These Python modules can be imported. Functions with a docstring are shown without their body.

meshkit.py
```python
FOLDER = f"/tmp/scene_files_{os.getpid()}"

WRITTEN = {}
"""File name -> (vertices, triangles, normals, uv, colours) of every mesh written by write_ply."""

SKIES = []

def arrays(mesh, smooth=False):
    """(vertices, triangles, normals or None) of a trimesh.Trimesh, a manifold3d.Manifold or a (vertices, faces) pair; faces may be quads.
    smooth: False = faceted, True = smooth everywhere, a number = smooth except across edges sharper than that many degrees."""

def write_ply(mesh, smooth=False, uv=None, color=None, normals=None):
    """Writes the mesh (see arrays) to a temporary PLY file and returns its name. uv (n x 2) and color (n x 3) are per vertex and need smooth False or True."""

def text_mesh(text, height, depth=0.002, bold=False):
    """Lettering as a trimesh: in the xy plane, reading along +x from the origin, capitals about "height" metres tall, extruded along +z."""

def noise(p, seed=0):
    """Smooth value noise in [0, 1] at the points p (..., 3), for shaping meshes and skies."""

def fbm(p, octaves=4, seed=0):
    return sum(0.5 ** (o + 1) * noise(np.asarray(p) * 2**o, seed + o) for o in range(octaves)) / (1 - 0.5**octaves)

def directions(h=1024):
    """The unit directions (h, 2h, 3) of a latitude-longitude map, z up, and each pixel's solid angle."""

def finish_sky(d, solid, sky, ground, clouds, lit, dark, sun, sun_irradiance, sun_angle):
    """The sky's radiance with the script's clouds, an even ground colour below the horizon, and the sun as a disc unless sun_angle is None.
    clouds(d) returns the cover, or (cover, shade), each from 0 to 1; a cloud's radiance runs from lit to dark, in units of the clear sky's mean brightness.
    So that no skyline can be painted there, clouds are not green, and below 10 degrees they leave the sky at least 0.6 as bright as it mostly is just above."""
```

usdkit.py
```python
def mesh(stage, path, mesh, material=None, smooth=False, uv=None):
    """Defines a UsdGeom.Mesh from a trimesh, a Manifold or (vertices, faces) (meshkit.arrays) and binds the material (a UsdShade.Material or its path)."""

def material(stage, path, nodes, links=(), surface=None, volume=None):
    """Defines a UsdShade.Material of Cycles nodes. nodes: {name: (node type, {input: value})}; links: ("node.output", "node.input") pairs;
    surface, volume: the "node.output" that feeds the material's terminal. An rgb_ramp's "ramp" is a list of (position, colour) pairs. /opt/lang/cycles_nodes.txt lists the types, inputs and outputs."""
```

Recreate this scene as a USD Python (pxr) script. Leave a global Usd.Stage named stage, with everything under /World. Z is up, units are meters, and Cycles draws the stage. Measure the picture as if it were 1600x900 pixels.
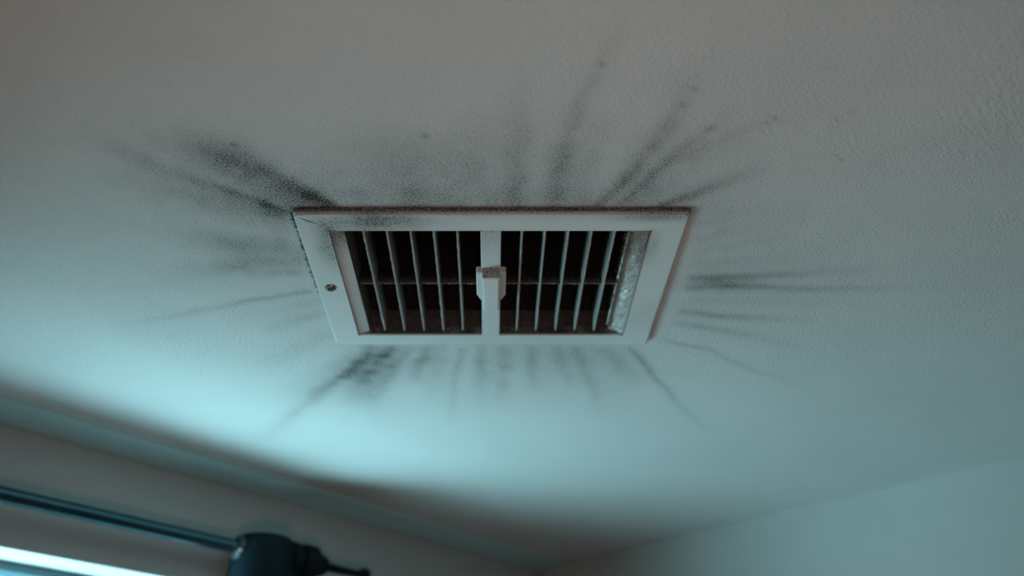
import math, random
import numpy as np, trimesh, usdkit
import shapely.geometry as sg
from shapely import affinity
from pxr import Usd, UsdGeom, UsdLux, UsdShade, Gf, Sdf, Vt
from meshkit import noise, fbm

stage = Usd.Stage.CreateInMemory()
UsdGeom.SetStageUpAxis(stage, UsdGeom.Tokens.z)
UsdGeom.SetStageMetersPerUnit(stage, 1.0)
UsdGeom.Xform.Define(stage, '/World')
rng = np.random.default_rng(7)

# ------------------------------------------------------------------ camera, light, exposure
# World: x runs along the window wall towards the corner, y towards the window wall, z up; metres.
CAM_Z = 2.0533
CEIL = 2.5
TH = math.radians(43.482)                 # the camera (and the register) look diagonally into the corner
SN, CS = math.sin(TH), math.cos(TH)
PITCH = math.atan2(806.0, 1233.0)

def to_world(lat, fwd):
    return (lat * SN + fwd * CS, -lat * CS + fwd * SN)

cam = UsdGeom.Camera.Define(stage, '/World/camera')
right = np.array([SN, -CS, 0.0])
look = np.array([CS * math.cos(PITCH), SN * math.cos(PITCH), math.sin(PITCH)])
upv = np.cross(right, look)
cam.AddTransformOp().Set(Gf.Matrix4d(*right, 0, *upv, 0, *(-look), 0, 0, 0, CAM_Z, 1))
cam.CreateHorizontalApertureAttr(36.0)
cam.CreateVerticalApertureAttr(20.25)
cam.CreateFocalLengthAttr(1233 / 1600 * 36.0)
cam.CreateHorizontalApertureOffsetAttr(32 / 1600 * 36.0)
cam.CreateFStopAttr(2.6)
cam.CreateFocusDistanceAttr(0.715)
cam.CreateClippingRangeAttr((0.02, 50.0))
cam.CreateExposureAttr(0.0)

# Daylight: an overcast sky, plus unseen area lights added outside for the ceiling's light pool.
SKY = (0.62, 0.93, 1.0)
SKY_STRENGTH = 1
UPLIGHT = (0.415, 0.875, 1.0)
UPLIGHT_STRENGTH = 23.2
GROUND = (0.5, 0.85, 1.0)
GROUND_STRENGTH = 0.62
LAMP = (1.0, 0.7, 0.58)                  # the warm globe of the added floor lamp beside the camera
LAMP_STRENGTH = 11.4
LAMP_Z = CAM_Z - 0.22                     # height of the globe

def area_light(name, x0, x1, y0, y1, z, color, strength):
    l = UsdLux.RectLight.Define(stage, '/World/' + name)
    l.CreateWidthAttr(x1 - x0); l.CreateHeightAttr(y1 - y0); l.CreateIntensityAttr(strength); l.CreateColorAttr(Gf.Vec3f(*color))
    l.AddTranslateOp().Set(Gf.Vec3d((x0 + x1) / 2, (y0 + y1) / 2, z)); l.AddRotateXOp().Set(180.0)      # facing up
WALL_Y = 1.1768
area_light('added_uplight', -1.5, 0.0, WALL_Y + 0.20, WALL_Y + 1.90, CEIL - 1.2, UPLIGHT, UPLIGHT_STRENGTH)  # no roof is built: added light, placed to shape the ceiling pool
area_light('added_uplight_001', -1.30, -0.55, WALL_Y + 0.60, WALL_Y + 1.35, CEIL - 1.195, UPLIGHT, UPLIGHT_STRENGTH * 2.2)
area_light('ground_daylight', -2.5, 3.5, WALL_Y + 0.25, WALL_Y + 4.0, 0.0, GROUND, GROUND_STRENGTH)
dome = UsdLux.DomeLight.Define(stage, '/World/sky')
dome.CreateIntensityAttr(SKY_STRENGTH); dome.CreateColorAttr(Gf.Vec3f(*SKY))
# soot streaks on the ceiling: centre line (millimetres from the register), width at root and tip, strength
STREAKS = [
    ([(-170, -124), (-213, -156), (-258, -203), (-303, -254)], 7.2, 30.0, 0.34),
    ([(-178, -127), (-221, -188), (-248, -245)], 8.4, 25.0, 0.26),
    ([(-189, -88), (-251, -121), (-312, -156), (-360, -184)], 9.6, 30.0, 0.32),
    ([(-183, -102), (-261, -143), (-315, -203)], 4.8, 15.0, 0.34),
    ([(-186, -47), (-264, -76), (-338, -88)], 9.6, 24.0, 0.26),
    ([(-90, -127), (-94, -184), (-97, -241)], 18.0, 25.0, 0.22),
    ([(1, -127), (5, -192), (8, -254)], 13.2, 20.0, 0.26),
    ([(132, -127), (168, -184), (209, -217)], 12.0, 20.0, 0.26),
    ([(193, -98), (237, -116), (303, -125)], 9.6, 18.0, 0.22),
    ([(200, -36), (271, -41), (354, -52)], 10.8, 16.8, 0.26),
    ([(208, 35), (280, 35), (384, 41)], 9.8, 14.0, 0.22),
    ([(-58, 140), (-70, 215), (-87, 311)], 12.6, 16.0, 0.30),
    ([(5, 140), (2, 233), (-3, 332)], 28.0, 40.0, 0.20),
    ([(62, 140), (72, 233), (83, 332)], 27.2, 36.0, 0.20),
    ([(115, 145), (148, 233), (182, 332)], 18.2, 27.0, 0.24),
    ([(-182, 35), (-234, 54), (-302, 75)], 9.8, 14.0, 0.25),
    ([(-150, -125), (-174, -149), (-203, -184), (-234, -212)], 9.0, 22.0, 0.95),
    ([(-142, -124), (-167, -139), (-191, -156)], 4.2, 6.0, 0.80),
    ([(-187, -115), (-214, -133), (-251, -157), (-298, -192), (-332, -221)], 5.4, 13.0, 0.75),
    ([(-192, -102), (-244, -127), (-297, -151)], 8.0, 12.0, 0.30),
    ([(-210, -170), (-229, -195), (-259, -228)], 8.4, 20.0, 0.40),
    ([(-194, -68), (-236, -68), (-307, -76)], 10.8, 18.0, 0.40),
    ([(-187, -41), (-232, -36), (-280, -25), (-348, -14)], 9.6, 20.4, 0.50),
    ([(-193, -19), (-237, -16), (-281, -19)], 5.6, 14.0, 0.35),
    ([(-192, 16), (-257, 35), (-333, 61), (-421, 89)], 4.2, 5.6, 0.50),
    ([(-187, 61), (-234, 86), (-267, 103)], 8.4, 12.6, 0.40),
    ([(-184, 103), (-237, 148), (-296, 189)], 11.2, 16.0, 0.25),
    ([(-179, 164), (-234, 233), (-302, 311)], 11.2, 21.6, 0.18),
    ([(-118, -127), (-133, -176), (-146, -221)], 17.0, 30.0, 0.28),
    ([(-70, -127), (-68, -184), (-69, -228)], 15.6, 22.0, 0.42),
    ([(-44, -127), (-36, -176), (-32, -221)], 12.0, 17.0, 0.30),
    ([(-19, -127), (-15, -192), (-14, -248)], 14.4, 20.0, 0.32),
    ([(21, -127), (21, -192), (21, -273)], 8.0, 10.4, 0.50),
    ([(50, -127), (54, -184), (67, -248), (79, -285), (94, -339)], 8.4, 6.0, 0.42),
    ([(78, -127), (82, -192), (89, -241)], 8.4, 12.0, 0.30),
    ([(59, -127), (64, -192), (69, -228)], 6.0, 10.0, 0.40),
    ([(95, -125), (118, -168), (136, -214), (146, -258), (153, -297)], 5.4, 11.0, 0.62),
    ([(112, -127), (137, -166), (157, -199), (174, -221), (190, -251)], 4.2, 5.0, 0.50),
    ([(123, -133), (150, -180), (186, -210), (220, -231), (272, -238)], 6.0, 5.0, 0.22),
    ([(153, -124), (180, -143), (204, -158), (236, -180)], 5.5, 8.4, 0.60),
    ([(197, -76), (234, -88), (290, -98)], 8.4, 9.6, 0.22),
    ([(205, -57), (250, -73), (302, -78)], 7.2, 8.4, 0.25),
    ([(205, -11), (254, -11), (317, -16), (401, -30)], 5.6, 6.3, 0.50),
    ([(205, 8), (259, 8), (327, 12), (444, 8)], 4.8, 4.9, 0.55),
    ([(211, -2), (243, -2), (283, 0)], 8.4, 8.4, 0.40),
    ([(206, 56), (246, 65), (304, 72), (368, 75)], 6.3, 5.6, 0.52),
    ([(209, 82), (254, 96), (318, 117), (380, 148)], 6.3, 9.1, 0.36),
    ([(200, 120), (258, 145), (325, 198), (435, 261)], 3.5, 4.8, 0.30),
    ([(-141, 140), (-167, 189), (-212, 242), (-276, 332), (-338, 424)], 9.8, 12.0, 0.75),
    ([(-117, 140), (-137, 181), (-165, 233), (-193, 311)], 8.8, 19.8, 0.85),
    ([(-96, 140), (-114, 172), (-137, 233), (-174, 332)], 7.2, 16.2, 0.60),
    ([(-75, 140), (-88, 181), (-101, 242)], 8.0, 11.2, 0.70),
    ([(-148, 164), (-161, 233), (-173, 290)], 24.0, 23.4, 0.30),
    ([(-34, 140), (-45, 215), (-57, 354)], 4.9, 5.4, 0.40),
    ([(-12, 140), (-13, 198), (-17, 311)], 7.0, 9.6, 0.40),
    ([(16, 140), (16, 198), (10, 311)], 8.0, 10.8, 0.40),
    ([(48, 140), (50, 198), (55, 271)], 7.2, 8.0, 0.38),
    ([(77, 140), (89, 189), (105, 252)], 8.4, 11.2, 0.40),
    ([(98, 140), (116, 198), (136, 271), (154, 343)], 7.7, 8.1, 0.42),
    ([(137, 145), (162, 189), (196, 252)], 11.2, 16.0, 0.42),
    ([(163, 140), (190, 189), (243, 281), (317, 399)], 4.2, 6.3, 0.50),
]
SPOTS = [(-53, -212, 3.0, 0.6), (171, -219, 2.0, 0.7), (174, -221, 2.4, 0.6), (220, -231, 2.0, 0.7), (216, -227, 2.0, 0.5), (270, -230, 2.0, 0.5), (277, -239, 2.0, 0.5), (79, -285, 3.0, 0.5), (289, -184, 2.0, 0.6), (62, -188, 2.5, 0.6), (147, -245, 2.5, 0.6), (152, -261, 2.5, 0.5), (-208, -202, 3.0, 0.6), (-202, -191, 2.5, 0.6), (283, -189, 2.0, 0.4)]
#ripples [(-239, -285), (-277, -248), (393, -235), (370, -285), (-329, -261), (394, -47)]

# ------------------------------------------------------------------ helpers
used = {}
def numbered(path):
    k = used.get(path, 0); used[path] = k + 1
    return path if k == 0 else '%s_%03d' % (path, k)

def P(o):
    return o if isinstance(o, str) else str(o.GetPath())

def obj(name, mesh, mat, parent='/World', smooth=False):
    return usdkit.mesh(stage, numbered(P(parent) + '/' + name), mesh, mat, smooth).GetPrim()

def tag(p, label=None, cat=None, group=None, kind=None):
    for k, v in (('label', label), ('category', cat), ('group', group), ('kind', kind)):
        if v: p.SetCustomDataByKey(k, v)
    return p

def thing(name, label, cat, loc=(0, 0, 0), rotz=0.0):
    x = UsdGeom.Xform.Define(stage, numbered('/World/' + name))
    x.AddTranslateOp().Set(Gf.Vec3d(*loc)); x.AddRotateZOp().Set(rotz)
    return tag(x.GetPrim(), label, cat)

def primvar(prim, name, values):
    UsdGeom.PrimvarsAPI(prim).CreatePrimvar(name, Sdf.ValueTypeNames.FloatArray, 'vertex').Set(Vt.FloatArray.FromNumpy(np.asarray(values, np.float32)))

def box(x0, x1, y0, y1, z0, z1, bevel=0.0):
    """A box with 45 degree chamfers on all its edges."""
    b = min(bevel, (x1-x0)/2.01, (y1-y0)/2.01, (z1-z0)/2.01)
    if b <= 0:
        m = trimesh.creation.box([x1-x0, y1-y0, z1-z0])
        m.apply_translation([(x0+x1)/2, (y0+y1)/2, (z0+z1)/2]); return m
    pts = []
    for sx in (0, 1):
        for sy in (0, 1):
            for sz in (0, 1):
                X, Y, Z = (x0, x1)[sx], (y0, y1)[sy], (z0, z1)[sz]
                dx, dy, dz = b*(1-2*sx), b*(1-2*sy), b*(1-2*sz)
                pts += [(X, Y+dy, Z+dz), (X+dx, Y, Z+dz), (X+dx, Y+dy, Z)]
    return trimesh.convex.convex_hull(np.array(pts))

def lathe(profile, axis='z', n=48):
    """profile: (radius, height) pairs; a surface of revolution about the axis."""
    pr = np.array(profile, float)
    a = np.linspace(0, 2*np.pi, n, endpoint=False)
    v = np.stack([pr[:, None, 0]*np.cos(a), pr[:, None, 0]*np.sin(a), np.repeat(pr[:, 1:2], n, 1)], -1)
    k, f = len(pr), []
    for i in range(k-1):
        for j in range(n):
            q = (i*n+j, i*n+(j+1) % n, (i+1)*n+(j+1) % n, (i+1)*n+j)
            f += [(q[0], q[1], q[2]), (q[0], q[2], q[3])]
    m = trimesh.Trimesh(v.reshape(-1, 3), np.array(f), process=True)
    m.update_faces(m.nondegenerate_faces()); m.fix_normals()
    if axis == 'x':
        m.apply_transform(trimesh.transformations.rotation_matrix(np.pi/2, [0, 1, 0]))
    return m

def moved(m, x, y, z):
    m = m.copy(); m.apply_translation([x, y, z]); return m

def wall_with_hole(u0, u1, z0, z1, hole, thick):
    """A wall slab in (u, z) with a rectangular opening, extruded by thick."""
    p = sg.box(u0, z0, u1, z1)
    if hole: p = p.difference(sg.box(*hole))
    return trimesh.creation.extrude_polygon(p, thick, engine='earcut')

def mat(name, nodes, links, surface='p.BSDF'):
    return usdkit.material(stage, '/World/Looks/' + name, nodes, links, surface)

# ------------------------------------------------------------------ materials
def sooty(name, base, rough, soot_col, bump, bump_scale, s1, s2, solid, spec=0.5, grain=0.0, extra_nodes=None, extra_links=(), tone=None):
    """Paint under soot and painted-in shade: the mesh's "soot" primvar says how much, fine noise breaks it into specks."""
    nodes = {
        'tc': ('texture_coordinate', {}),
        'so': ('attribute', {'attribute': 'soot'}),
        'n1': ('noise_texture', {'scale': s1, 'detail': 3.0, 'roughness': 0.6}),
        'n2': ('noise_texture', {'scale': s2, 'detail': 2.0, 'roughness': 0.6}),
        'nm': ('mix_float', {'fac': 0.45}),
        'ma': ('math', {'math_type': 'multiply_add', 'value2': 0.22}),
        'sp': ('map_range', {'range_type': 'smoothstep', 'from_min': 0.57, 'from_max': 0.74, 'to_min': 0.0, 'to_max': 0.55, 'clamp': True}),
        'gt': ('math', {'math_type': 'multiply', 'value2': 3.5, 'use_clamp': True}),
        'sg': ('math', {'math_type': 'multiply'}),
        'lin': ('math', {'math_type': 'multiply_add', 'value2': solid, 'use_clamp': True}),
        'n3': ('noise_texture', {'scale': 7.0, 'detail': 3.0}),
        'tr': ('rgb_ramp', {'ramp': tone or [(0.3, tuple(c*0.95 for c in base)), (0.7, base)]}),
        'mx': ('mix', {'color2': soot_col}),
        'nb': ('noise_texture', {'scale': bump_scale, 'detail': 2.5, 'roughness': 0.55, 'distortion': 0.7}),
        'bp': ('bump', {'strength': bump, 'distance': 0.0016}),
        'p': ('principled_bsdf', {'roughness': rough, 'specular_ior_level': spec}),
    }
    links = [('tc.object', 'n1.vector'), ('tc.object', 'n2.vector'), ('tc.object', 'nb.vector'), ('tc.object', 'n3.vector'),
             ('n1.fac', 'nm.a'), ('n2.fac', 'nm.b'), ('so.fac', 'ma.value1'), ('nm.result', 'ma.value3'), ('ma.value', 'sp.value'),
             ('so.fac', 'gt.value1'), ('gt.value', 'sg.value1'), ('sp.result', 'sg.value2'),
             ('so.fac', 'lin.value1'), ('sg.value', 'lin.value3'), ('lin.value', 'mx.fac'), ('n3.fac', 'tr.fac'), ('tr.color', 'mx.color1'),
             ('nb.fac', 'bp.height'), ('bp.normal', 'p.normal'), ('mx.color', 'p.base_color')]
    if extra_nodes:
        nodes.update(extra_nodes)
        links = [l for l in links if l != ('nb.fac', 'bp.height')]
    return mat(name, nodes, links + list(extra_links))

SOOT = (0.024, 0.021, 0.018)
M_ceiling = sooty('ceiling_paint', (0.72, 0.72, 0.71), 0.62, SOOT, 0.66, 400.0, 560.0, 1500.0, 0.66, 0.3,
    extra_nodes={
        'ri': ('attribute', {'attribute': 'ripple'}),
        'mp': ('mapping', {'rotation': (0, 0, math.radians(25)), 'scale': (60.0, 190.0, 60.0)}),
        'nr': ('noise_texture', {'scale': 1.0, 'detail': 1.5, 'distortion': 0.4}),
        'rm': ('math', {'math_type': 'multiply'}),
        'ad': ('math', {'math_type': 'add'})},
    extra_links=[('tc.object', 'mp.vector'), ('mp.vector', 'nr.vector'), ('nr.fac', 'rm.value1'), ('ri.fac', 'rm.value2'),
                 ('rm.value', 'ad.value1'), ('nb.fac', 'ad.value2'), ('ad.value', 'bp.height')])
M_vent = sooty('register_enamel', (0.74, 0.76, 0.755), 0.36, (0.085, 0.068, 0.056), 0.12, 420.0, 520.0, 1100.0, 0.88, 0.5)
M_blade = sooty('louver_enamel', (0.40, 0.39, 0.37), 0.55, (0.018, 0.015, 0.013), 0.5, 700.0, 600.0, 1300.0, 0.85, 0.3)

def plain(name, col, rough, bump=0.0, scale=200.0, metallic=0.0, spec=0.5, var=0.06, vscale=4.0):
    nodes = {'tc': ('texture_coordinate', {}), 'n': ('noise_texture', {'scale': vscale, 'detail': 4.0}),
             'r': ('rgb_ramp', {'ramp': [(0.25, tuple(c*(1-var) for c in col)), (0.75, tuple(min(1, c*(1+var)) for c in col))]}),
             'p': ('principled_bsdf', {'roughness': rough, 'metallic': metallic, 'specular_ior_level': spec})}
    links = [('tc.object', 'n.vector'), ('n.fac', 'r.fac'), ('r.color', 'p.base_color')]
    if bump:
        nodes['b'] = ('noise_texture', {'scale': scale, 'detail': 3.0}); nodes['bp'] = ('bump', {'strength': bump, 'distance': 0.0015})
        links += [('tc.object', 'b.vector'), ('b.fac', 'bp.height'), ('bp.normal', 'p.normal')]
    return mat(name, nodes, links)

M_wall = plain('wall_paint', (0.50, 0.51, 0.50), 0.7, 0.3, 240.0)
M_trim = plain('trim_lit_teal', (0.48, 0.70, 0.72), 0.4)  # teal of the daylit band put into the trim's colour
M_floor = plain('floor_boards', (0.20, 0.14, 0.09), 0.5, var=0.3, vscale=3.0)
M_ground = plain('dark_grass', (0.035, 0.05, 0.03), 0.9)
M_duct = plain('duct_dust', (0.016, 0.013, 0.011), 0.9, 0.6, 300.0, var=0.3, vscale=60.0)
M_collar = plain('collar_dust', (0.10, 0.085, 0.072), 0.85, 0.8, 420.0, var=0.4, vscale=120.0)
M_lint = plain('grey_lint', (0.62, 0.59, 0.55), 0.9, var=0.3, vscale=300.0)
M_sootlint = plain('black_lint', (0.02, 0.018, 0.016), 0.95)
M_screw = plain('screw_steel', (0.22, 0.20, 0.17), 0.35, metallic=0.8)
M_rod = plain('rod_metal', (0.05, 0.12, 0.15), 0.16, metallic=0.75, spec=0.8)
M_bracket = plain('bracket_plastic', (0.0015, 0.011, 0.017), 0.55, spec=0.2)
M_bracket_dark = plain('finial_plastic', (0.003, 0.007, 0.009), 0.55, spec=0.2)
M_ring = plain('collar_grey', (0.09, 0.095, 0.095), 0.5)
M_glint = plain('glint_metal', (0.9, 0.92, 0.92), 0.18, metallic=1.0)
M_frame = plain('window_frame_paint', (0.10, 0.20, 0.24), 0.45)
M_reveal = plain('reveal_paint', (0.80, 0.82, 0.82), 0.6)
M_pane = mat('window_glass', {'t': ('transparent_bsdf', {'color': (0.97, 0.985, 0.98)}), 'g': ('glossy_bsdf', {'color': (1, 1, 1), 'roughness': 0.02}),
    'f': ('layer_weight', {'blend': 0.5}), 'q': ('math', {'math_type': 'power', 'value2': 4.0}), 'r': ('math', {'math_type': 'multiply_add', 'value2': 0.5, 'value3': 0.03}),
    'm': ('mix_closure', {})}, [('f.facing', 'q.value1'), ('q.value', 'r.value1'), ('r.value', 'm.fac'), ('t.BSDF', 'm.closure1'), ('g.BSDF', 'm.closure2')], 'm.closure')
M_globe = mat('opal_globe', {
    'p': ('principled_bsdf', {'base_color': (0.8, 0.78, 0.74), 'roughness': 0.4, 'emission_color': LAMP, 'emission_strength': LAMP_STRENGTH})}, [])
M_lampmetal = plain('lamp_metal', (0.05, 0.05, 0.05), 0.4, metallic=0.6)

# ------------------------------------------------------------------ the register's place and the ceiling
VENT = to_world(0.0, 0.6733)                   # its centre on the ceiling
VROT = -math.degrees(math.pi/2 - TH)           # its long side lies across the view
def v2w(v):
    """Register coordinates (x across, y away, z up from the ceiling plane) to the world."""
    v = np.asarray(v, float)
    return np.stack([VENT[0] + v[:, 0]*SN + v[:, 1]*CS, VENT[1] - v[:, 0]*CS + v[:, 1]*SN, CEIL + v[:, 2]], 1)

YL, XR, XB, YB = 1.1768, 1.405, -2.3, -2.2     # inner faces of the window wall, the right wall and the two behind
HX, HN, HF = 0.1790, 0.1218, 0.1218            # half sizes of the register's flange

def soot_field(p):
    """How sooty the ceiling is at register coordinates p (n, 2), 0 to 1: streaks blown out of the register."""
    keep = np.ones(len(p))
    wob = (noise(np.c_[p*28, np.zeros(len(p))], 3) - .5)
    wob2 = (noise(np.c_[p*90, np.zeros(len(p))], 5) - .5)
    q = p + np.c_[wob, -wob]*0.003 + np.c_[wob2, wob2]*0.003
    for pl, w0, w1, s in STREAKS:
        pl = np.array(pl, float)/1000
        seg = np.linalg.norm(np.diff(pl, axis=0), axis=1); total = seg.sum(); at = 0
        best, bt = np.full(len(p), 9.0), np.zeros(len(p))
        for a, b, l in zip(pl[:-1], pl[1:], seg):
            t = np.clip(((q-a) @ (b-a))/l**2, 0, 1)
            t2 = t if at + l < total - 1e-9 else ((q-a) @ (b-a))/l**2
            d = np.linalg.norm(q - a - t[:, None]*(b-a), axis=1)
            hit = d < best
            best[hit] = d[hit]; bt[hit] = ((at + np.clip(t2, 0, 1.5)*l)/total)[hit]
            at += l
        w = (w0 + (w1-w0)*np.clip(bt, 0, 1))/1000
        fade = np.clip(1-bt, 0, 1)**0.8 * (0.75+0.25*np.clip(bt*6, 0, 1))
        keep *= 1 - np.clip(0.82*s*np.exp(-(best/(w*1.15))**2*1.1)*fade, 0, 1)
        keep *= 1 - np.clip(0.20*s*np.exp(-(best/(w*2.2+0.003))**2)*fade, 0, 1)
    # soot collected round the flange, most on the near side
    dx, dy = np.abs(p[:, 0])-HX, np.abs(p[:, 1])-HN
    d = np.hypot(np.clip(dx, 0, None), np.clip(dy, 0, None)) + np.clip(np.maximum(dx, dy), None, 0)
    near = np.where(p[:, 1] < -HN+0.01, 1.0, 0.35)
    keep *= 1 - np.clip(0.20*near*np.exp(-np.clip(d, 0, None)/0.045), 0, 1)
    keep *= 1 - np.clip(0.34*near*np.exp(-np.clip(d, 0, None)/0.0018), 0, 1)
    keep *= 1 - 0.13*np.exp(-(np.hypot(p[:, 0], p[:, 1]*1.2)/0.36)**2)*(p[:, 1] < 0.02)
    for x, y, r, s in SPOTS:
        keep *= 1 - 0.8*s*np.exp(-(np.hypot(p[:, 0]-x/1000, p[:, 1]-y/1000)/(r*0.9/1000))**2)
    m = 1 - keep
    patch = 0.5*fbm(np.c_[p*16, np.zeros(len(p))], 3, 11) + 0.5*fbm(np.c_[p*70, np.zeros(len(p))], 3, 13)
    return np.clip(m*(0.48+0.92*patch), 0, 1)

def ripple_field(p):
    out = np.zeros(len(p))
    for x, y, rx, ry, s in ((-239, -285, 60, 45, 1.3), (-277, -240, 50, 40, 1.0), (393, -235, 45, 60, 1.2), (370, -285, 35, 40, .8), (-329, -261, 50, 60, .7)):
        out = np.maximum(out, s*np.exp(-((p[:, 0]-x/1000)*1000/rx)**2-((p[:, 1]-y/1000)*1000/ry)**2))
    return out

OPEN_X, OPEN_Y = 0.158, 0.106                  # the hole cut in the ceiling for the duct
def grid_lines(a, b, cuts, step):
    s = sorted([a, b] + list(cuts)); out = []
    for u, w in zip(s[:-1], s[1:]):
        out += list(np.linspace(u, w, max(1, round((w-u)/step)), endpoint=False))
    return np.array(out + [b])
PX0, PX1, PY0, PY1 = -0.56, 0.74, -0.40, 0.42
gx = grid_lines(PX0, PX1, (-OPEN_X, OPEN_X), 0.003); gy = grid_lines(PY0, PY1, (-OPEN_Y, OPEN_Y), 0.003)
GX, GY = np.meshgrid(gx, gy); flat = np.c_[GX.ravel(), GY.ravel()]
nx, ny = len(gx), len(gy)
I, J = np.meshgrid(np.arange(nx-1), np.arange(ny-1)); a = (J*nx+I).ravel()
mid = np.c_[(gx[:-1]+gx[1:])[I.ravel()]/2, (gy[:-1]+gy[1:])[J.ravel()]/2]
a = a[~((np.abs(mid[:, 0]) < OPEN_X) & (np.abs(mid[:, 1]) < OPEN_Y))]
pf = np.vstack([np.c_[a, a+nx, a+nx+1], np.c_[a, a+nx+1, a+1]])       # facing down
pv = v2w(np.c_[flat, np.zeros(len(flat))])
rect = sg.Polygon(v2w(np.array([[PX0, PY0, 0], [PX1, PY0, 0], [PX1, PY1, 0], [PX0, PY1, 0]]))[:, :2])
slab_poly = sg.box(XB, YB, XR, YL).difference(rect)
parts_v, parts_f, n0 = [pv], [pf], len(pv)
for g in getattr(slab_poly, 'geoms', [slab_poly]):
    m = trimesh.creation.extrude_polygon(g, 0.10, engine='earcut'); m.apply_translation([0, 0, CEIL])
    parts_v.append(m.vertices); parts_f.append(m.faces + n0); n0 += len(m.vertices)
cv, cf = np.vstack(parts_v), np.vstack(parts_f)
ceiling = obj('ceiling', (cv, cf), M_ceiling); tag(ceiling, 'white textured painted ceiling with soot streaks around the register', None, None, 'structure')
primvar(ceiling, 'soot', np.r_[soot_field(flat), np.zeros(n0-len(flat))])
primvar(ceiling, 'ripple', np.r_[ripple_field(flat), np.zeros(n0-len(flat))])

# ------------------------------------------------------------------ walls, floor, window
WX0, WX1, WZ0, WZ1 = 0.0, 0.60, 1.0, CAM_Z + 0.281
T = 0.13
ex = trimesh.transformations.rotation_matrix(np.pi/2, [1, 0, 0])
w = wall_with_hole(XB, XR + T, 0, CEIL, (WX0, WZ0, WX1, WZ1), T)
w.apply_transform(ex); w.apply_translation([0, YL + T, 0])            # (u, z) -> (x, z), thickness along +y
tag(obj('wall_left', w, M_wall), 'grey painted wall with the window and curtain rod', None, None, 'structure')
tag(obj('wall_right', box(XR, XR+T, YB, YL, 0, CEIL), M_wall), 'plain teal-grey wall right of the corner', None, None, 'structure')
tag(obj('wall_back', box(XB-T, XB, YB-T, YL+T, 0, CEIL), M_wall), 'plain grey wall facing the teal-grey wall', None, None, 'structure')
tag(obj('wall_front', box(XB, XR+T, YB-T, YB, 0, CEIL), M_wall), 'plain grey wall opposite the window', None, None, 'structure')
tag(obj('floor', box(XB-T, XR+T, YB-T, YL+T, -0.1, 0), M_floor), 'brown floor', None, None, 'structure')

tag(obj('ground', box(-40, 40, YL+T+0.01, 60, -0.4, -0.1), M_ground), 'dark grass outside the window', None, None, 'structure')

# flat plaster trim where the window wall meets the ceiling: a shallow sloping profile
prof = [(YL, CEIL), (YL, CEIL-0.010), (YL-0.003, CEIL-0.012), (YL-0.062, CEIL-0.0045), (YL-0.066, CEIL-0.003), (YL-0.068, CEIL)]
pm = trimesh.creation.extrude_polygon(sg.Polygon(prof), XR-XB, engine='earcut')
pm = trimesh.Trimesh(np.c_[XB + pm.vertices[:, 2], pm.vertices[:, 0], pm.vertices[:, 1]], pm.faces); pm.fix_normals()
tag(obj('trim_1', pm, M_trim), 'flat trim with teal light painted in along the top of the window wall', None, None, 'structure')

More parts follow.
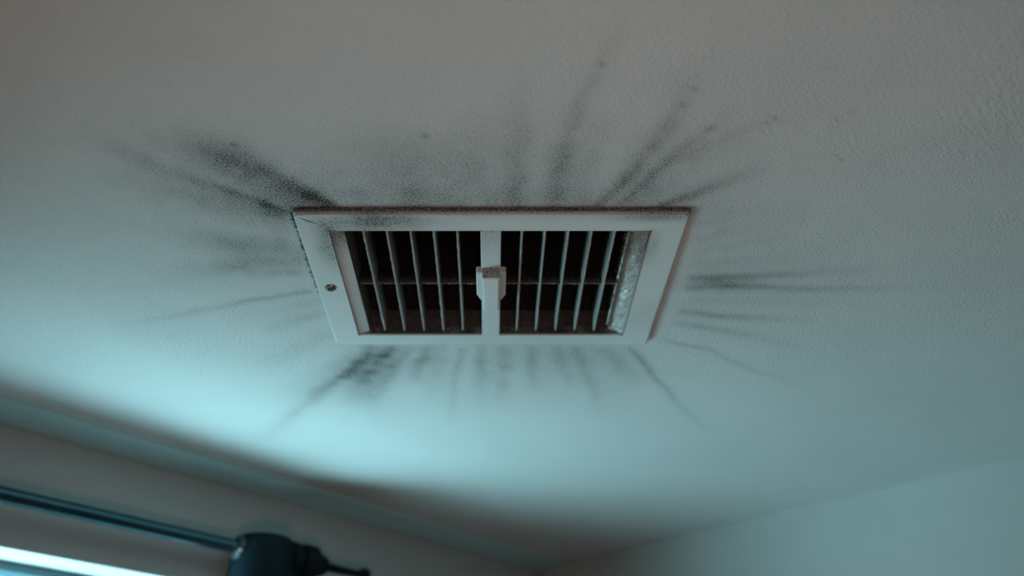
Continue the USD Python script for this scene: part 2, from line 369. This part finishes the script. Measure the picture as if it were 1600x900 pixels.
win = UsdGeom.Xform.Define(stage, '/World/window_1'); win.AddTranslateOp().Set(Gf.Vec3d(WX0, YL, WZ0))
win = tag(win.GetPrim(), 'bright window under the curtain rod', None, None, 'structure')
ww, wh, d0 = WX1-WX0, WZ1-WZ0, 0.072           # the frame stands d0 back from the wall's face
def rect_ring(x0, x1, z0, z1, t, y0, y1):
    m = trimesh.creation.extrude_polygon(sg.box(x0, z0, x1, z1).difference(sg.box(x0+t, z0+t, x1-t, z1-t)), y1-y0, engine='earcut')
    m.apply_transform(ex); m.apply_translation([0, y1, 0]); return m
obj('window_frame', rect_ring(0, ww, 0, wh, 0.014, d0, d0+0.05), M_frame, win)
obj('mullion', box(0.014, ww-0.014, d0+0.004, d0+0.046, wh*0.5-0.012, wh*0.5+0.012, 0.002), M_frame, win)
for z0, z1 in ((0.014, wh*0.5-0.012), (wh*0.5+0.012, wh-0.014)):
    obj('pane', box(0.014, ww-0.014, d0+0.022, d0+0.028, z0, z1), M_pane, win)
obj('reveal', trimesh.util.concatenate([box(0, ww, 0.001, d0, wh-0.002, wh-0.0001), box(0.0001, 0.002, 0.001, d0, 0.002, wh-0.002), box(ww-0.002, ww-0.0001, 0.001, d0, 0.002, wh-0.002)]), M_reveal, win)
obj('window_sill', box(0, ww, -0.03, d0, 0.0, 0.012, 0.003), M_reveal, win)

# ------------------------------------------------------------------ the register
vent = thing('ceiling_vent', 'sooty white metal air vent with vertical louvers set in the ceiling', 'air vent', (VENT[0], VENT[1], CEIL), VROT)
DROP = 0.0062                                  # how far the flange face stands below the ceiling
IX0, IX1, IY0, IY1 = -0.1490, 0.1462, -0.0955, 0.0965   # the opening in the face
def loop(x0, x1, y0, y1, r, z, n_side=150, n_end=100, n_c=5):
    """A closed rounded rectangle, always the same number of points."""
    r = max(r, 1e-5); pts = []
    cs = [(x1-r, y0+r, -90), (x1-r, y1-r, 0), (x0+r, y1-r, 90), (x0+r, y0+r, 180)]
    for k, (cx, cy, a0) in enumerate(cs):
        for i in range(n_c):
            t = math.radians(a0 + 90*i/(n_c-1)); pts.append((cx+r*math.cos(t), cy+r*math.sin(t), z))
        c2 = cs[(k+1) % 4]; t = math.radians(a0+90)
        p0 = np.array(pts[-1][:2]); p1 = np.array([c2[0]+r*math.cos(t), c2[1]+r*math.sin(t)])
        n = n_end if k % 2 == 0 else n_side
        for i in range(1, n):
            q = p0+(p1-p0)*i/n; pts.append((q[0], q[1], z))
    return np.array(pts)
O = (-HX, HX, -HN, HF); Iq = (IX0, IX1, IY0, IY1)
def mixr(t): return tuple(o+(i-o)*t for o, i in zip(O, Iq))
def inset(rc, d): return (rc[0]+d, rc[1]-d, rc[2]+d, rc[3]-d)
loops = [loop(*O, .0045, 0.0), loop(*inset(O, .0004), .0043, -0.0030), loop(*inset(O, .0014), .004, -0.0052), loop(*inset(O, .0028), .0034, -DROP)]
for t in np.linspace(0.10, 0.94, 14): loops.append(loop(*mixr(t), .002*(1-t), -DROP))
loops += [loop(*inset(Iq, -.0012), .0008, -DROP), loop(*inset(Iq, -.0008), .0006, -DROP-0.0006), loop(*inset(Iq, -.0001), .0006, -DROP-0.0004), loop(*Iq, .0006, -DROP+0.0004), loop(*Iq, .0006, -DROP+0.0016)]
k = len(loops[0]); fv = np.vstack(loops); ff = []
idx = np.arange(k); nxt = (idx+1) % k
for i in range(len(loops)-1):
    ff += [np.c_[i*k+idx, i*k+nxt, (i+1)*k+nxt], np.c_[i*k+idx, (i+1)*k+nxt, (i+1)*k+idx]]
ff = np.vstack(ff)
ff = ff[:, ::-1]
def frame_soot_and_shade(v):
    x, y, z = v.T
    m = np.zeros(len(v))
    side = z > -DROP+0.0012
    outer = (np.abs(x) > HX-0.003) | (np.abs(y) > HN-0.003)
    near = np.exp(-np.clip(y+HN, 0, None)/0.010)
    m = np.maximum(m, 0.40*near*(0.6+0.5*noise(np.c_[x*40, y*40, x*0], 2)))
    m = np.maximum(m, 0.66*np.exp(-((x+0.110)/0.062)**2)*np.exp(-((y+0.110)/0.018)**2)*(0.6+0.6*fbm(np.c_[x*60, y*60, x*0], 3, 7)))     # left end of the near side
    m = np.maximum(m, 0.56*np.exp(-((x+0.152)/0.016)**2)*np.exp(-((y+0.085)/0.055)**2)*(0.6+0.6*fbm(np.c_[x*60, y*60, x*0], 3, 7)))     # top of the left side
    m = np.maximum(m, 0.50*np.exp(-((x-0.150)/0.050)**2)*np.exp(-((y+0.116)/0.008)**2))     # right end of the near side
    m = np.maximum(m, 0.34*np.exp(-((x-0.150)/0.010)**2)*np.exp(-((y+0.070)/0.030)**2))
    m = np.maximum(m, 0.22*np.exp(-np.clip(y-IY1, -1, None)**2/0.02**2)*(y > 0.1)*noise(np.c_[x*30, y*60, x*0], 4))
    m = np.maximum(m, 0.18*noise(np.c_[x*18, y*18, x*0], 9))
    m = np.maximum(m, 0.85*(np.minimum(np.abs(x-IX0), np.abs(x-IX1)) < 0.0007)*(y > IY0-0.001)*(y < IY1+0.001))  # dark line of the rim gap painted in, left and right
    m = np.where(outer & side & (y < -HN+0.004), np.maximum(m, 0.70), m)
    m = np.where(outer & side & (x < -HX+0.004), np.maximum(m, 0.45), m)
    return np.clip(m, 0, 1)
flange = obj('flange', (fv, ff), M_vent, vent, True); primvar(flange, 'soot', frame_soot_and_shade(fv))

def strip_grid(p00, p10, p01, p11, nu, nv):
    u, t = np.meshgrid(np.linspace(0, 1, nu), np.linspace(0, 1, nv))
    q = [np.array(x, float) for x in (p00, p10, p01, p11)]
    v = ((1-u)*(1-t))[..., None]*q[0] + (u*(1-t))[..., None]*q[1] + ((1-u)*t)[..., None]*q[2] + (u*t)[..., None]*q[3]
    i, j = np.meshgrid(np.arange(nu-1), np.arange(nv-1)); a = (j*nu+i).ravel()
    return v.reshape(-1, 3), np.vstack([np.c_[a, a+1, a+nu+1], np.c_[a, a+nu+1, a+nu]])

ZF = -DROP+0.0012                              # where the throat starts, just inside the rim
CH = 0.0118                                    # the throat's sides lean in by this much ...
def throat(name, p00, p10, p01, p11, sootf, label=None, lumps=0.0):
    v, f = strip_grid(p00, p10, p01, p11, 90, 14)
    nrm = np.cross(np.subtract(p10, p00), np.subtract(p01, p00)); nrm = nrm/np.linalg.norm(nrm)
    centre = np.array([0, 0, -0.05])
    if nrm @ (centre - v.mean(0)) < 0: nrm, f = -nrm, f[:, ::-1]
    if lumps:
        v = v + nrm*(lumps*(fbm(v*np.array([150, 260, 150]), 3, 21)**1.5)*np.clip((v[:, 2]-ZF)/0.0035, 0, 1))[:, None]
    o = obj(name, (v, f), M_vent, vent, True); primvar(o, 'soot', np.clip(sootf(v), 0, 1))
    if label: tag(o, label)
    return o
zt = ZF+0.010
throat('throat_panel', (IX0, IY0, ZF), (IX0, IY1, ZF), (IX0+CH, IY0, ZF+0.0042), (IX0+CH, IY1, ZF+0.0042),
       lambda v: 0.04+0.5*np.exp(-((v[:, 1]-IY0)/0.035)**2)+0.16*noise(v*60, 3), 'pale blue left side of the throat')
throat('throat_panel', (IX1, IY0, ZF), (IX1, IY1, ZF), (IX1-CH-0.004, IY0, zt+0.003), (IX1-CH-0.004, IY1, zt+0.003),
       lambda v: 0.06+0.70*np.exp(-((v[:, 1]-IY0)/0.050)**2)+0.28*noise(v*90, 6), 'lint-caked right side of the throat', 0.0045)
throat('throat_panel', (IX0, IY1, ZF), (IX1, IY1, ZF), (IX0, IY1+0.001, zt), (IX1, IY1+0.001, zt), lambda v: 0.55+0.4*noise(v*70, 8))
throat('throat_panel', (IX0, IY0, ZF), (IX1, IY0, ZF), (IX0, IY0-0.001, zt), (IX1, IY0-0.001, zt), lambda v: 0.6+0.3*noise(v*70, 8))
# duct collar above the throat and the dark duct behind it, open below
def open_box(x0, x1, y0, y1, z0, z1, cap):
    v = np.array([(x, y, z) for z in (z0, z1) for x, y in ((x0, y0), (x1, y0), (x1, y1), (x0, y1))], float)
    f = []
    for i in range(4):
        j = (i+1) % 4; f += [(i, j+4, j), (i, i+4, j+4)]
    if cap: f += [(4, 6, 5), (4, 7, 6)]
    return v, np.array(f)
obj('duct_collar', open_box(IX0+CH, IX1-CH-0.004, IY0-0.001, IY1+0.001, ZF+0.0042, zt+0.022, False), M_collar, vent)
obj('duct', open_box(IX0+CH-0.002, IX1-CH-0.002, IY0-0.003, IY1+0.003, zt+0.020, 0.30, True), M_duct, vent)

# louvers: thin blades with a rounded, dusty lower edge
ZB = -DROP+0.005
BLADE = 0.036
def blade(x, lean):
    t = 0.00115
    pr = [(-t*0.6, 0.0), (-t, 0.0008), (-t, BLADE), (t, BLADE), (t, 0.0008), (t*0.6, 0.0), (0, -0.0003)]
    ny_ = 70
    ys = np.linspace(IY0+0.0003, IY1-0.0003, ny_)
    v = []
    for y in ys:
        for px_, pz in pr:
            j = (noise(np.array([[x*900+px_*3000, y*700, pz*700]]), 5)[0]-.5)*0.0009 if pz < 0.002 else 0.0
            v.append((x+px_+lean*pz+j, y, ZB+pz+j))
    v = np.array(v); n = len(pr); f = []
    for i in range(ny_-1):
        for q in range(n):
            a0, a1 = i*n+q, i*n+(q+1) % n
            f += [(a0, a1, a1+n), (a0, a1+n, a0+n)]
    return v, np.array(f)
XS = [-0.1195, -0.0975, -0.0755, -0.0537, -0.0318, 0.0284, 0.0500, 0.0718, 0.0934, 0.1150]
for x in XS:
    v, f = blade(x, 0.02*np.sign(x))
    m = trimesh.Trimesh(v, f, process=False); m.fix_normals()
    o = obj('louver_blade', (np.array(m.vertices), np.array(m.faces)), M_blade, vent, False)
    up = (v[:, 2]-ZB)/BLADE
    primvar(o, 'soot', np.clip(0.06 + 0.80*np.clip(up*1.1, 0, 1) + 0.3*np.exp(-((v[:, 1]-IY0)/0.05)**2)*(up > 0.02) - 0.25*(up < 0.01), 0, 1))  # shade inside the vent put into the colour, blacker upward
cb = trimesh.util.concatenate([box(-0.1372, 0.1303, 0.0068, 0.0083, ZB+0.005, ZB+0.018, 0.0004)])
o = obj('cross_bar', cb, M_blade, vent); zz = np.array(cb.vertices)[:, 2]
primvar(o, 'soot', np.where(zz > ZB+0.010, 1.0, 0.6))  # upper part blackened in colour to stand in for shade

# centre bar, in one plane with the flange face
cbv = box(-0.0103, 0.0090, IY0-0.001, IY1+0.001, -DROP-0.0002, ZB+0.016, 0.0007)
cbm = cbv.subdivide_to_size(0.006)
o = obj('center_bar', cbm, M_vent, vent, False); vv = np.array(cbm.vertices)
primvar(o, 'soot', np.clip(0.10 + 0.22*np.exp(-((vv[:, 1]-IY0)/0.03)**2) + 0.5*(vv[:, 2] > ZB), 0, 1))
# damper lever: a wedge-tailed slider with a lower collar round it
LY0, LY1 = -0.0362, 0.0240
LZ = -DROP-0.0125
B = 0.0016                                     # bevel of its long edges
lp = []
for sx in (-1, 1):
    for y, z in ((LY0, -DROP+0.001), (LY0+0.0016, LZ+0.0016), (0.0252, LZ+0.0016), (0.0290, -DROP+0.001)):
        lp.append((-0.0004+sx*0.0084, y, z))
    for y, z in ((LY0+0.0032, LZ), (0.0240, LZ)):
        lp.append((-0.0004+sx*(0.0084-B), y, z))
lm = trimesh.convex.convex_hull(np.array(lp)).subdivide_to_size(0.003)
lever = obj('lever', lm, M_vent, vent); primvar(lever, 'soot', np.clip(0.05+0.42*(np.array(lm.vertices)[:, 1] < LY0+0.0022)+0.25*(np.array(lm.vertices)[:, 1] > 0.0245), 0, 1))  # coloured darker on the near face and the tail end
cp = []
for sx in (-1, 1):
    for x, y, z in ((0.0148, LY0+0.0030, 0.0020), (0.0148, LY0+0.0040, -0.0032), (0.0136, LY0+0.0012, 0.0020), (0.0134, LY0+0.0026, -0.0036), (0.0132, LY0+0.0040, -0.0046),
                    (0.0148, 0.0080, 0.0020), (0.0148, 0.0075, -0.0032), (0.0132, 0.0075, -0.0046), (0.0108, 0.0185, 0.0020), (0.0108, 0.0180, -0.0030)):
        cp.append((-0.0004+sx*x, y, -DROP+z))
cm = trimesh.convex.convex_hull(np.array(cp)).subdivide_to_size(0.003)
lc = obj('lever_collar', cm, M_vent, lever); primvar(lc, 'soot', np.full(len(cm.vertices), 0.14))
# the mitred seam pressed into the near left corner of the flange
seam = trimesh.convex.convex_hull(np.array([(x+dx, y+dy, z) for (x, y, k) in ((-0.1730, -0.1150, .3), (-0.1655, -0.1098, 1.0), (-0.1580, -0.1056, .3)) for dx, dy in ((0.00025*k, -0.0004*k), (-0.00025*k, 0.0004*k)) for z in (-DROP-0.00025*k, -DROP+0.0004)]))
obj('corner_seam', seam, M_sootlint, vent)

# the one screw, in the left side of the flange
SX, SY = -0.1640, -0.0005
sm = lathe([(0.0, 0.0), (0.0056, 0.0), (0.0058, -0.0006), (0.0046, -0.0020), (0.0030, -0.0024), (0.0024, -0.0016), (0.0, -0.0014)])
sc = obj('screw', moved(sm, SX, SY, -DROP), M_screw, vent, 35)
obj('screw_slot', moved(box(-0.0020, 0.0020, -0.0006, 0.0006, -0.0019, -0.0012), SX, SY, -DROP), M_sootlint, sc)

def hairs(name, roots, dirs, lengths, width, material, label):
    """Short bent fibres of lint as one part of curves."""
    pts, wd = [], []
    for r, d, l in zip(roots, dirs, lengths):
        d = d/np.linalg.norm(d); s = rng.normal(size=3)*0.45
        for t in (0, .35, .7, 1.0):
            pts.append(r + d*l*t + s*l*t*t + (rng.normal(size=3)*0.12*l if t else 0)); wd.append(width*(1-.6*t))
    c = UsdGeom.BasisCurves.Define(stage, numbered(P(vent) + '/' + name))
    c.CreateTypeAttr('linear'); c.CreatePointsAttr(Vt.Vec3fArray.FromNumpy(np.array(pts, np.float32)))
    c.CreateCurveVertexCountsAttr(Vt.IntArray([4]*len(roots))); c.CreateWidthsAttr(Vt.FloatArray.FromNumpy(np.array(wd, np.float32))); c.SetWidthsInterpolation('vertex')
    UsdShade.MaterialBindingAPI.Apply(c.GetPrim()).Bind(material)
    return tag(c.GetPrim(), label, None, None, 'stuff')
R, D, L_ = [], [], []
for x in XS:
    for _ in range(260):
        R.append(np.array([x+rng.normal()*0.0005, rng.uniform(IY0+.004, IY1-.004), ZB+rng.uniform(-.0002, .0006)])); D.append(np.array([rng.normal(), rng.normal()*.6, -0.6])); L_.append(rng.uniform(.0005, .0012))
for _ in range(420):
    R.append(np.array([rng.uniform(IX0+.012, IX1-.014), 0.0075, ZB+0.005])); D.append(np.array([rng.normal(), rng.normal(), -0.5])); L_.append(rng.uniform(.0005, .0012))
hairs('blade_lint', R, D, L_, 0.00030, M_lint, 'pale lint along the louver edges')
R, D, L_ = [], [], []
for _ in range(1700):
    t = rng.uniform(0, 1); y = IY0 + (IY1-IY0)*rng.uniform(0, 1)**1.5*0.95+0.003
    R.append(np.array([IX1-0.001-t*(CH+.004)*0.95, y, ZF+t*0.0128-0.0012])); D.append(np.array([-1.0, rng.normal()*.8, -0.8+rng.normal()*.5])); L_.append(rng.uniform(.0015, .0045))
hairs('throat_lint', R, D, L_, 0.00034, M_lint, 'woolly lint on the right side of the throat')
R, D, L_ = [], [], []
for _ in range(260):
    y = -HN + 0.006 + 0.13*rng.uniform(0, 1)**1.3
    R.append(np.array([-HX-0.0001, y, -0.001-rng.uniform(0, .003)])); D.append(np.array([-1.0, rng.normal()*.5, -0.3])); L_.append(rng.uniform(.001, .0028))
for _ in range(200):
    R.append(np.array([rng.uniform(-HX, HX), -HN-0.0001, -0.0005-rng.uniform(0, .002)])); D.append(np.array([rng.normal()*.5, -1.0, -0.2])); L_.append(rng.uniform(.0008, .002))
for _ in range(160):
    R.append(np.array([rng.uniform(IX0, IX1), IY0+0.0002, -DROP-rng.uniform(0, .0004)])); D.append(np.array([rng.normal()*.6, 1.0, -0.3])); L_.append(rng.uniform(.0006, .0020))
hairs('edge_lint', R, D, L_, 0.00028, M_sootlint, 'black lint fringe on the flange edges')

# ------------------------------------------------------------------ curtain rod before the window
RZ, RY = CAM_Z + 0.3316, YL - 0.040
rod = thing('curtain_rod', 'dark metal curtain rod with stepped finial above the window', 'curtain rod', (0.6747, RY, RZ))
UsdGeom.Xformable(rod).AddScaleOp().Set(Gf.Vec3f(1.0412))
RX0 = -0.35-0.648
obj('rod', lathe([(0.0, RX0), (0.0098, RX0), (0.0100, RX0+.001), (0.0100, -0.036), (0.0, -0.036)], 'x', 32), M_rod, rod, 40)
body = lathe([(0.0, 0.021), (0.036, 0.021), (0.041, 0.0195), (0.0440, 0.015), (0.0455, 0.006), (0.0455, -0.046), (0.042, -0.053), (0.030, -0.057), (0.0, -0.057)], 'z', 64)
body = trimesh.intersections.slice_mesh_plane(body, [0, -1, 0], [0, 0.0382, 0], cap=True, engine='earcut')     # flat where it meets the wall
br = obj('bracket', body, M_bracket, rod, 50)
tor = lathe([(0.0105, -0.0465), (0.0165, -0.0465), (0.0185, -0.044), (0.0185, -0.036), (0.0105, -0.036)], 'x', 40)
obj('collar', tor, M_ring, rod, 40)
obj('collar_glint', moved(lathe([(0.0, -0.0035), (0.0040, -0.0030), (0.0052, -0.0008), (0.0052, 0.0015), (0.0, 0.0015)], 'x', 24), -0.0475, -0.012, -0.0085), M_glint, rod, 40)  # bright bead added to carry the white highlight on the collar
def disc(x0, x1, r, b=0.003): return lathe([(0.0, x0), (r-b, x0), (r, x0+b), (r, x1-b), (r-b, x1), (0.0, x1)], 'x', 48)
obj('finial_ring', disc(0.043, 0.060, 0.0262), M_bracket, rod, 40)
obj('finial_ring', disc(0.066, 0.093, 0.0268, 0.004), M_bracket_dark, rod, 40)
obj('finial_neck', lathe([(0.0, 0.040), (0.019, 0.040), (0.019, 0.094), (0.0175, 0.104), (0.0135, 0.114), (0.0072, 0.120), (0.0062, 0.15), (0.0062, 0.190), (0.0, 0.190)], 'x', 40), M_bracket_dark, rod, 40)
obj('finial_knob', lathe([(0.0, 0.184), (0.006, 0.184), (0.0105, 0.188), (0.0118, 0.194), (0.0105, 0.201), (0.006, 0.205), (0.0, 0.206)], 'x', 32), M_bracket_dark, rod, 40)

# ------------------------------------------------------------------ floor lamp beside the camera (below the frame): added to supply warm light
lx, ly = to_world(0.03, 0.24)
lamp = thing('added_floor_lamp', 'added slim dark floor lamp with a glowing round opal globe', 'lamp', (lx, ly, 0))
obj('base', lathe([(0.0, 0.0), (0.14, 0.0), (0.14, 0.012), (0.13, 0.02), (0.0, 0.024)]), M_lampmetal, lamp, 30)
obj('pole', lathe([(0.0, 0.02), (0.011, 0.02), (0.011, LAMP_Z-0.10), (0.03, LAMP_Z-0.095), (0.03, LAMP_Z-0.085), (0.0, LAMP_Z-0.085)], n=24), M_lampmetal, lamp, 30)
g = trimesh.creation.icosphere(3, 0.09); g.apply_translation([0, 0, LAMP_Z])
obj('globe', g, M_globe, lamp, True)
